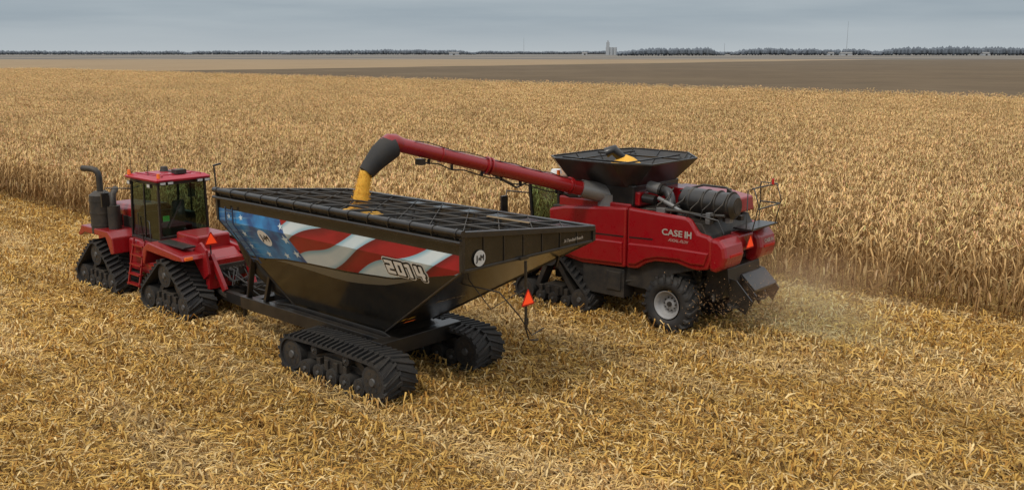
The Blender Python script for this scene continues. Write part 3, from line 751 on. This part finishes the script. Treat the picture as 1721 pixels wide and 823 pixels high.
def loc2w(v): return W(16+v.x,-23.4+v.y,v.z)
TE=loc2w(SPE+Vector((0,0,.06))); dW=W(au.x,au.y,0)
c=MB(); rings=[]; ZE=3.6
def cen(t): return TE+dW*(.3*t)+Vector((0,0,-(TE.z-ZE)*t))
for i in range(26):
    t=i/25; rr=.15+.08*t; q=cen(t)
    rings.append([(q.x+rr*(1+R.uniform(-.1,.1))*math.cos(k*math.pi/10),q.y+rr*(1+R.uniform(-.1,.1))*math.sin(k*math.pi/10),q.z) for k in range(20)])
c.loft(rings,0,True,True)
for i in range(1800):
    t=R.random()**.8; rr=(.15+.1*t)*(.8+.45*R.random()**2); an=R.uniform(0,6.283)
    p=cen(t)+Vector((rr*math.cos(an),rr*math.sin(an),0)); s_=.009
    c.add([p+Vector((s_,0,0)),p+Vector((-s_,s_,0)),p+Vector((-s_,-s_,0)),p+Vector((0,0,s_*1.6)),p-Vector((0,0,s_*1.6))],[(0,1,3),(1,2,3),(2,0,3),(1,0,4),(2,1,4),(0,2,4)])
fc=c.build('falling_corn',CORN); fc['kind']='stuff'; fc['label']='stream of golden shelled corn pouring from the auger spout'; fc['category']='corn'
c=MB(); rings=[]; q=cen(1)
for rr,z in((1.9,2.95),(1.4,3.2),(.9,3.55),(.45,3.82),(.05,3.95)):
    rings.append([(q.x+rr*(1+R.uniform(-.05,.05))*math.cos(k*math.pi/12),q.y+rr*(1+R.uniform(-.05,.05))*math.sin(k*math.pi/12),z) for k in range(24)])
c.loft(rings,0,True,True)
pl=c.build('corn_heap',CORN); pl['kind']='stuff'; pl['label']='heap of golden corn kernels inside the grain cart'; pl['category']='corn'
# ============================================================ PLANTS
def dotn(nt,P,v):
    n=nd(nt,'ShaderNodeVectorMath',operation='DOT_PRODUCT'); nt.links.new(P,n.inputs[0]); n.inputs[1].default_value=v; return n.outputs['Value']
def swathfac(nt,P):
    A=dotn(nt,P,(FX,FY,0)); L=dotn(nt,P,(LX,LY,0))
    cx=nd(nt,'ShaderNodeCombineXYZ'); nt.links.new(M(nt,'MULTIPLY',A,.13),cx.inputs[0]); nt.links.new(L,cx.inputs[1])
    return noise(nt,cx.outputs[0],.6,4,.55)
def straw(name,pale):
    m,nt,b=newmat(name)
    at=nd(nt,'ShaderNodeVertexColor'); at.layer_name='tint'
    oi=nd(nt,'ShaderNodeObjectInfo')
    g=nd(nt,'ShaderNodeNewGeometry'); P=g.outputs['Position']
    big=noise(nt,P,.09,4,.6)
    k=M(nt,'ADD',M(nt,'MULTIPLY_ADD',oi.outputs['Random'],.24,.86),M(nt,'MULTIPLY',M(nt,'SUBTRACT',big,.5),.65))
    col=at.outputs[0]
    if pale:
        sw=swathfac(nt,P)
        col=mix(nt,M(nt,'MULTIPLY',step(nt,sw,.5,.66),.42),col,(.72,.53,.28))
        col=mix(nt,M(nt,'MULTIPLY',step(nt,M(nt,'SUBTRACT',1.0,sw),.52,.68),.4),col,(.32,.155,.035))
    hsv=nd(nt,'ShaderNodeHueSaturation'); nt.links.new(col,hsv.inputs['Color']); nt.links.new(k,hsv.inputs['Value'])
    nt.links.new(hsv.outputs[0],b.inputs['Base Color']); b.inputs['Roughness'].default_value=.75
    b.inputs['Specular IOR Level'].default_value=.15
    return m
STRAW=straw('dry_corn_leaf',False)
LITTER=straw('corn_litter',True)
class PB:
    def __init__(s): s.v=[];s.f=[];s.c=[]
    def strip(s,pts,ws,side,col):
        o=len(s.v)
        for p,w in zip(pts,ws): s.v.append(p+side*w/2); s.v.append(p-side*w/2)
        for i in range(len(pts)-1): s.f.append((o+2*i,o+2*i+1,o+2*i+3,o+2*i+2)); s.c.append(col)
    def build(s,name,mat,link=True):
        me=bpy.data.meshes.new(name); me.from_pydata([tuple(x) for x in s.v],[],s.f); me.materials.append(mat)
        ca=me.color_attributes.new('tint','FLOAT_COLOR','CORNER'); buf=[]
        for f,c in zip(s.f,s.c): buf+= [c[0],c[1],c[2],1.0]*len(f)
        ca.data.foreach_set('color',buf); me.update(); return me
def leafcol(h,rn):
    k=rn.uniform(.6,1.15); t=min(1,max(0,(h-.25)/1.95)); lo=(.20,.095,.028); hi=(.80,.53,.235)  # lower leaves are browner, with shade low in the stand painted in
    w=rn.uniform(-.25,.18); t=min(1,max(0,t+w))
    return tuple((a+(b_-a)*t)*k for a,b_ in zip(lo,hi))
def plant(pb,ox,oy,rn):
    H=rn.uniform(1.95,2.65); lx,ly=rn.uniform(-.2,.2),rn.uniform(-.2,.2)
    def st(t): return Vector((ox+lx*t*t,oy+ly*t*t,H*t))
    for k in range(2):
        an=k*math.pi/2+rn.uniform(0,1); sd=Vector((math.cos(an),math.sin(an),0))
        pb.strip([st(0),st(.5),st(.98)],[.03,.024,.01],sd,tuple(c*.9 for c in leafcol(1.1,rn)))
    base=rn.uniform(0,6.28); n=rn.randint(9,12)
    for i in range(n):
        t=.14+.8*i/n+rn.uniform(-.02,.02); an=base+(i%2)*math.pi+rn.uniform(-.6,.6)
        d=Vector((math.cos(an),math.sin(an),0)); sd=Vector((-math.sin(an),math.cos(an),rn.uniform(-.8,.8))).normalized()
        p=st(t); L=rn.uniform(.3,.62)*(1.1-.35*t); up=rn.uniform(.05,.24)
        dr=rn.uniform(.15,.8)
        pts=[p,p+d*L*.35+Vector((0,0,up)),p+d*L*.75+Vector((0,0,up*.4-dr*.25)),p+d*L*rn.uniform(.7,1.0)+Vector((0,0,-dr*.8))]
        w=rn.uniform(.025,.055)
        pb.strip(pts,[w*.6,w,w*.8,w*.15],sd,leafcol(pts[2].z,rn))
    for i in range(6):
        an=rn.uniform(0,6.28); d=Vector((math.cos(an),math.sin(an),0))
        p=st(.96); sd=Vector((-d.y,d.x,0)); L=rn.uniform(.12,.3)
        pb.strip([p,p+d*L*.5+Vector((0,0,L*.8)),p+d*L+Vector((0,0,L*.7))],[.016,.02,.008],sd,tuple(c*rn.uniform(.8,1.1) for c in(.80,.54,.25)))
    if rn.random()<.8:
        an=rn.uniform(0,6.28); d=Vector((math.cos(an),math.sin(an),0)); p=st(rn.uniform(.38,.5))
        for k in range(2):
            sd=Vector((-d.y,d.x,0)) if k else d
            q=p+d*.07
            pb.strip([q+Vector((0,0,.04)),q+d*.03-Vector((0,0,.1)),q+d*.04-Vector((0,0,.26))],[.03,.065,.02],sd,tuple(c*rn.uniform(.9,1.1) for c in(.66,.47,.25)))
rn=random.Random(3)
cornlib=bpy.data.collections.new('corn_source')
for v in range(8):
    pb=PB()
    for row in(0,1):
        for i in range(9):
            if rn.random()<.1: continue
            plant(pb,-.75+1.5*(i+.5)/9+rn.uniform(-.05,.05),-.38+.76*row+rn.uniform(-.05,.05),rn)
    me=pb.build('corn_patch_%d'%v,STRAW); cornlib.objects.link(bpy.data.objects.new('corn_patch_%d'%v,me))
def vis(a,l,my=.66):
    p=W(a,l); return p.y>8 and abs(p.x)/p.y<my
def scatter(name,lib,pts,label,cat):
    me=bpy.data.meshes.new(name); me.from_pydata([tuple(p[0]) for p in pts],[],[])
    for nm,ty,ix in(('rz','FLOAT',1),('sc','FLOAT',2),('ix','INT',3)):
        at=me.attributes.new(nm,ty,'POINT'); at.data.foreach_set('value',[p[ix] for p in pts])
    o=bpy.data.objects.new(name,me); COL.objects.link(o)
    o['kind']='stuff'; o['label']=label; o['category']=cat
    ng=bpy.data.node_groups.new(name+'_nodes','GeometryNodeTree')
    ng.interface.new_socket('Geometry',in_out='INPUT',socket_type='NodeSocketGeometry')
    ng.interface.new_socket('Geometry',in_out='OUTPUT',socket_type='NodeSocketGeometry')
    gi=ng.nodes.new('NodeGroupInput'); go=ng.nodes.new('NodeGroupOutput')
    mp=ng.nodes.new('GeometryNodeMeshToPoints'); ip=ng.nodes.new('GeometryNodeInstanceOnPoints')
    ci=ng.nodes.new('GeometryNodeCollectionInfo'); ci.inputs['Collection'].default_value=lib; ci.inputs['Separate Children'].default_value=True; ci.inputs['Reset Children'].default_value=True
    def na(nm,ty):
        n=ng.nodes.new('GeometryNodeInputNamedAttribute'); n.data_type=ty; n.inputs['Name'].default_value=nm
        return [x for x in n.outputs if x.enabled and x.name=='Attribute'][0]
    cxz=ng.nodes.new('ShaderNodeCombineXYZ'); ng.links.new(na('rz','FLOAT'),cxz.inputs[2])
    ng.links.new(gi.outputs[0],mp.inputs['Mesh']); ng.links.new(mp.outputs[0],ip.inputs['Points'])
    ng.links.new(ci.outputs[0],ip.inputs['Instance']); ip.inputs['Pick Instance'].default_value=True
    ng.links.new(na('ix','INT'),ip.inputs['Instance Index']); ng.links.new(cxz.outputs[0],ip.inputs['Rotation'])
    ng.links.new(na('sc','FLOAT'),ip.inputs['Scale']); ng.links.new(ip.outputs[0],go.inputs[0])
    md=o.modifiers.new('scatter','NODES'); md.node_group=ng
    return o
pts=[]
l=-19.6
while l>-131:
    a=-150.0
    while a<330:
        ok=(a>23.9) or (l<-29.9)
        if ok and -1.6<a<16.4 and l>-31.9: ok=False
        if ok and vis(a,l):
            pts.append((W(a+rn.uniform(-.1,.1),l,0),TH+(math.pi if rn.random()<.5 else 0)+rn.uniform(-.03,.03),rn.uniform(.88,1.1),rn.randrange(8)))
        a+=1.5
    l-=1.52
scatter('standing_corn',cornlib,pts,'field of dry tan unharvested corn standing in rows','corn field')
single=[]
for v in range(10):
    pb=PB(); plant(pb,0,0,rn); single.append(pb.build('corn_plant',STRAW))
for ri,l in enumerate((-29.45,-30.21,-30.97)):
    for i in range(100):
        a=-1.4+i*.178
        o=bpy.data.objects.new('corn_plant',single[rn.randrange(10)]); COL.objects.link(o)
        o.location=W(a+rn.uniform(-.05,.05),l+rn.uniform(-.12,.12)); o.rotation_euler=(rn.uniform(-.1,.1),rn.uniform(-.1,.1),rn.uniform(0,6.28))
        k=rn.uniform(.82,1.12); o.scale=(k,k,k)
        o['label']='dry tan corn plant standing at the cut edge of the field'; o['category']='corn plant'; o['group']='corn plants along the cut field edge'
litlib=bpy.data.collections.new('litter_source')
def litcol(rn):
    t=rn.random()
    if t<.46: c=(.62,.375,.095)
    elif t<.67: c=(.74,.53,.24)
    elif t<.89: c=(.42,.21,.045)
    else: c=(.15,.075,.022)
    k=rn.uniform(.72,1.15); return tuple(x*k for x in c)
for v in range(8):
    pb=PB(); main=rn.uniform(0,3.14)
    for i in range(600):
        x,y=rn.uniform(-.95,.95),rn.uniform(-.95,.95); an=main+rn.gauss(0,.9); L=rn.uniform(.1,.5)*rn.uniform(.5,1)
        d=Vector((math.cos(an),math.sin(an),rn.uniform(-.25,.25))).normalized(); sd=Vector((-math.sin(an),math.cos(an),rn.uniform(-.6,.6))).normalized()
        z=rn.uniform(.02,.14); p=Vector((x,y,z)); w=rn.uniform(.009,.03) if rn.random()<.87 else rn.uniform(.03,.06)
        cv=Vector((rn.uniform(-.03,.03),rn.uniform(-.03,.03),rn.uniform(0,.05)))
        pb.strip([p-d*L/2,p+cv,p+d*L/2],[w*.5,w,w*.3],sd,litcol(rn))
    me=pb.build('litter_%d'%v,LITTER); litlib.objects.link(bpy.data.objects.new('litter_%d'%v,me))
pts=[]
a=-25
while a<75:
    l=-33
    while l<2:
        aa=a+rn.uniform(-.4,.4);ll=l+rn.uniform(-.4,.4); p=W(aa,ll)
        if p.y>11 and p.y<85 and abs(p.x)/p.y<.64 and (ll>-30.5 if a<24 else ll>-20):
            pts.append((Vector((p.x,p.y,0)),rn.uniform(0,6.28),rn.uniform(.85,1.15),rn.randrange(8)))
        l+=1.25
    a+=1.25
scatter('corn_litter',litlib,pts,'golden brown chopped corn leaves and husks covering the ground','crop residue')
stublib=bpy.data.collections.new('stubble_source')
for v in range(6):
    pb=PB()
    for row in(0,1):
        for i in range(9):
            if rn.random()<.2: continue
            x=-.75+1.5*(i+.5)/9+rn.uniform(-.05,.05); y=-.38+.76*row+rn.uniform(-.05,.05)
            h=rn.uniform(.12,.36); p=Vector((x,y,0)); q=p+Vector((rn.uniform(-.12,.12),rn.uniform(-.12,.12),h))
            for k in range(2):
                sd=Vector((1,0,0)) if k else Vector((0,1,0)); pb.strip([p,q],[.034,.03],sd,litcol(rn))
            for k in range(rn.randint(2,5)):
                an=rn.uniform(0,6.28); d=Vector((math.cos(an),math.sin(an),0)); L=rn.uniform(.12,.4)
                s=p.lerp(q,rn.uniform(.3,.9)); pb.strip([s,s+d*L*.5+Vector((0,0,.1)),s+d*L-Vector((0,0,.08))],[.02,.04,.01],Vector((-d.y,d.x,rn.uniform(-.5,.5))),litcol(rn))
    me=pb.build('stubble_%d'%v,LITTER); stublib.objects.link(bpy.data.objects.new('stubble_%d'%v,me))
pts=[]
l=-29.0
while l<2:
    a=-25
    while a<70:
        p=W(a,l)
        if p.y>11 and p.y<80 and abs(p.x)/p.y<.64 and (a<24 or l>-19): pts.append((p,TH+rn.choice((0,math.pi)),rn.uniform(.9,1.1),rn.randrange(6)))
        a+=1.5
    l+=1.52
scatter('corn_stubble',stublib,pts,'rows of short cut corn stubble','corn stubble')
pb=PB()
for i in range(4200):
    d=abs(rn.gauss(0,1)); a=13.0-d*1.5; l=-24.0+rn.gauss(0,1.3); z=max(.05,1.2-d*.4+rn.gauss(0,.4))
    p=W(a,l,z); an=rn.uniform(0,6.28); dd=Vector((math.cos(an),math.sin(an),rn.uniform(-1,1))).normalized()
    pb.strip([p,p+dd*rn.uniform(.01,.05)],[.014,.008],Vector((-dd.y,dd.x,.2)),(.55,.30,.13))
me=pb.build('flying_chaff',LITTER); o=bpy.data.objects.new('flying_chaff',me); COL.objects.link(o); o['kind']='stuff'; o['label']='brown chaff and husks thrown out behind the combine'; o['category']='chaff'
bm=bmesh.new(); bmesh.ops.create_icosphere(bm,subdivisions=3,radius=1)
me=bpy.data.meshes.new('dust_cloud'); bm.to_mesh(me); bm.free()
o=bpy.data.objects.new('dust_cloud',me); COL.objects.link(o); o['kind']='stuff'; o['label']='thin brown dust hanging behind the working combine'; o['category']='dust'
o.location=W(11.0,-24.9,1.0); o.scale=(3.4,2.8,1.7); o.rotation_euler=(0,0,TH)
m=bpy.data.materials.new('dust'); m.use_nodes=True; nt=m.node_tree; nt.nodes.clear()
out=nd(nt,'ShaderNodeOutputMaterial'); pv=nd(nt,'ShaderNodeVolumeScatter'); pv.inputs['Color'].default_value=(.50,.25,.13,1)
tc=nd(nt,'ShaderNodeTexCoord'); ln=nd(nt,'ShaderNodeVectorMath',operation='LENGTH'); nt.links.new(tc.outputs['Object'],ln.inputs[0])
nn=noise(nt,tc.outputs['Object'],1.6,3,.6)
fo=M(nt,'POWER',M(nt,'MAXIMUM',M(nt,'SUBTRACT',1.0,ln.outputs['Value']),0.0),1.1)
dd=M(nt,'MULTIPLY',M(nt,'MULTIPLY',fo,step(nt,nn,.3,.65)),.75)
nt.links.new(dd,pv.inputs['Density'])
nt.links.new(pv.outputs[0],out.inputs['Volume']); me.materials.append(m)
# ============================================================ GROUND
m,nt,b=newmat('ground')
g=nd(nt,'ShaderNodeNewGeometry'); P=g.outputs['Position']
A=dotn(nt,P,(FX,FY,0)); Lc=dotn(nt,P,(LX,LY,0)); Yc=dotn(nt,P,(0,1,0))
n_s=noise(nt,P,9,8,.75); n_m=noise(nt,P,1.2,5,.6); n_l=noise(nt,P,.02,4,.6); n_b=noise(nt,P,.12,5,.6)
near=mix(nt,step(nt,n_s,.35,.65),(.10,.05,.016),(.48,.29,.085))
near=mix(nt,M(nt,'MULTIPLY',step(nt,n_m,.4,.7),.4),near,(.55,.36,.14))
tan=mix(nt,n_l,(.24,.17,.10),(.38,.27,.155)); tan=mix(nt,M(nt,'MULTIPLY',n_b,.3),tan,(.2,.13,.07))
brown=mix(nt,n_b,(.085,.06,.036),(.155,.11,.066))
brown=mix(nt,M(nt,'MULTIPLY',step(nt,n_l,.45,.7),.5),brown,(.19,.135,.08))
wob=M(nt,'MULTIPLY',M(nt,'SUBTRACT',n_l,.5),30)
isfar=M(nt,'SUBTRACT',1.0,step(nt,Lc,-131.5,-130.8))
col=mix(nt,isfar,near,tan)
bm_=M(nt,'MULTIPLY',isfar,M(nt,'SUBTRACT',1.0,step(nt,M(nt,'ADD',A,wob),368,380)))
bm_=M(nt,'MULTIPLY',bm_,step(nt,Lc,-1250,-1180))
col=mix(nt,bm_,col,brown)
band=M(nt,'FRACT',M(nt,'MULTIPLY',M(nt,'LOGARITHM',M(nt,'MAXIMUM',M(nt,'MULTIPLY',Lc,-1.0),10.0),2.0),2.3))
farc=mix(nt,M(nt,'GREATER_THAN',band,.5),(.13,.115,.1),(.23,.19,.145))
col=mix(nt,step(nt,Yc,950,1000),col,farc)
col=mix(nt,M(nt,'MULTIPLY',step(nt,Yc,300,3000),.55),col,(.19,.19,.185))  # painted haze: ground colour drifts to grey with distance
nt.links.new(col,b.inputs['Base Color']); b.inputs['Roughness'].default_value=.95; b.inputs['Specular IOR Level'].default_value=.1
bp=nd(nt,'ShaderNodeBump'); bp.inputs['Strength'].default_value=.5; bp.inputs['Distance'].default_value=.06; nt.links.new(n_s,bp.inputs['Height']); nt.links.new(bp.outputs[0],b.inputs['Normal'])
c=MB(); c.add([(-9000,-200,0),(9000,-200,0),(9000,12000,0),(-9000,12000,0)],[(0,1,2,3)])
gr=c.build('ground',m,fix=False); gr['kind']='structure'; gr['label']='harvested farmland covered in straw with far brown and tan fields'
# ============================================================ HORIZON
TREE=pm('winter_trees_painted_haze',(.135,.155,.18),.95,0,.15,dcol=(.18,.18,.19),sc_=.05)  # distance haze is painted into this grey-blue base colour
bm=bmesh.new(); bmesh.ops.create_icosphere(bm,subdivisions=1,radius=1); iv=[v.co.copy() for v in bm.verts]; jf=[tuple(v.index for v in f.verts) for f in bm.faces]; bm.free()
def upx(u): return (u-860.5)/1580
def wood(segs,label):
    c=MB()
    for u0,u1,D,h in segs:
        x0,x1=upx(u0)*D*1.0,upx(u1)*D; x=x0
        while x<x1:
            e=min(1,min(x-x0,x1-x)/60+.45)
            hh=h*e*R.uniform(.8,1.02)*(.88+.08*math.sin(x*.013+D)+.05*math.sin(x*.07)); w=R.uniform(3,6)
            y=D+R.uniform(-25,25)
            c.add([(x+v.x*w*R.uniform(.7,1.2),y+v.y*w,hh*.5+v.z*hh*.5*R.uniform(.8,1.1)) for v in iv],jf,0)
            x+=R.uniform(.8,2.6)
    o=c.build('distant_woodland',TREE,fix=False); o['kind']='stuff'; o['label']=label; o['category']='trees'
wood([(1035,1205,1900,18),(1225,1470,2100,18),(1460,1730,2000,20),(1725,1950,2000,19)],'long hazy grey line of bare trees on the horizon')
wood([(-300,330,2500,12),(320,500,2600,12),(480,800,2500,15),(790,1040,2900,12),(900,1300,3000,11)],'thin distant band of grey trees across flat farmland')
def place(name,u,D,label,cat,build):
    e=bpy.data.objects.new(name,None); COL.objects.link(e); e.location=(upx(u)*D,D,0); e['label']=label; e['category']=cat
    build(e); return e
def elev(e):
    for i in range(3): MB().cyl((i*9-9,0,0),(i*9-9,0,18),4.4,n=16).build('silo',CONC,e)
    c=MB(); c.box(-12,-5,-4,4,0,30); c.box(-10,-7,-2,2,30,34); c.build('headhouse',CONC,e)
place('grain_elevator',1024,2300,'tall pale concrete grain elevator on the horizon','grain elevator',elev)
def barn(w,h):
    def f(e):
        MB().box(-w/2,w/2,-6,6,0,h).build('wall',FARW,e)
        c=MB(); c.add([(-w/2-.5,-6.5,h),(w/2+.5,-6.5,h),(w/2+.5,6.5,h),(-w/2-.5,6.5,h),(-w/2-.5,0,h+2.5),(w/2+.5,0,h+2.5)],[(0,1,5,4),(2,3,4,5),(0,4,3),(1,2,5),(0,3,2,1)]); c.build('roof',GRY,e)
        c=MB(); c.box(-2,2,-6.05,-6,0,h*.7); c.build('door',DRK,e)
    return f
for u,D,w in((765,2200,22),(1410,2000,24),(1385,2050,12),(1640,1950,14),(980,2300,12)):
    place('farm_building',u,D,'small white farm building on the far horizon','farm building',barn(w,4.5))
def mast(h):
    def f(e):
        c=MB(); c.cyl((0,0,0),(0,0,h),.4,.2,n=6); c.build('mast',GRY,e)
    return f
for u,D,h in((1411,2200,75),(880,2400,42),(1210,2100,26)):
    place('radio_mast',u,D,'thin tall grey radio mast on the horizon','radio mast',mast(h))
# ============================================================ LIGHT
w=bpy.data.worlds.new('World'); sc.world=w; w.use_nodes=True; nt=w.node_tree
bg=nt.nodes['Background']
sky=nd(nt,'ShaderNodeTexSky'); sky.sky_type='NISHITA'; sky.sun_disc=False
SE,SA=math.radians(56),math.radians(215)
sky.sun_elevation=SE; sky.sun_rotation=SA; sky.dust_density=3
tc=nd(nt,'ShaderNodeTexCoord'); sp=nd(nt,'ShaderNodeSeparateXYZ'); nt.links.new(tc.outputs['Generated'],sp.inputs[0])
z=sp.outputs[2]
mp=nd(nt,'ShaderNodeMapping'); mp.inputs['Scale'].default_value=(1,1,12); nt.links.new(tc.outputs['Generated'],mp.inputs[0])
cn=noise(nt,mp.outputs[0],2.2,6,.55)
hor=mix(nt,step(nt,cn,.35,.68),(.29,.355,.41),(.42,.48,.52))
low=mix(nt,step(nt,z,-.005,.035),(.50,.545,.57),hor)
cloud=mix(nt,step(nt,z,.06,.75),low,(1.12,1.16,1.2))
skys=mix(nt,1.0,sky.outputs[0],(.1,.1,.1),'MULTIPLY')
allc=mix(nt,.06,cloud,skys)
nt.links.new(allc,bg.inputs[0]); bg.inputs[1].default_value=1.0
sd=bpy.data.lights.new('sun','SUN'); sd.energy=1.5; sd.angle=math.radians(10); sd.color=(1,.94,.84)
so=bpy.data.objects.new('sun',sd); COL.objects.link(so)
dirv=Vector((math.sin(SA)*math.cos(SE),math.cos(SA)*math.cos(SE),math.sin(SE)))
so.rotation_euler=dirv.to_track_quat('Z','Y').to_euler(); so.location=(0,0,50)
cd=bpy.data.cameras.new('camera'); cd.lens=36*1580/1721; cd.sensor_width=36; cd.clip_end=20000; cd.clip_start=.1
co=bpy.data.objects.new('camera',cd); COL.objects.link(co); co.location=(0,0,7.8); co.rotation_euler=(math.radians(90-11.6),0,0); sc.camera=co
sc.view_settings.view_transform='Standard'; sc.view_settings.look='None'; sc.view_settings.exposure=0
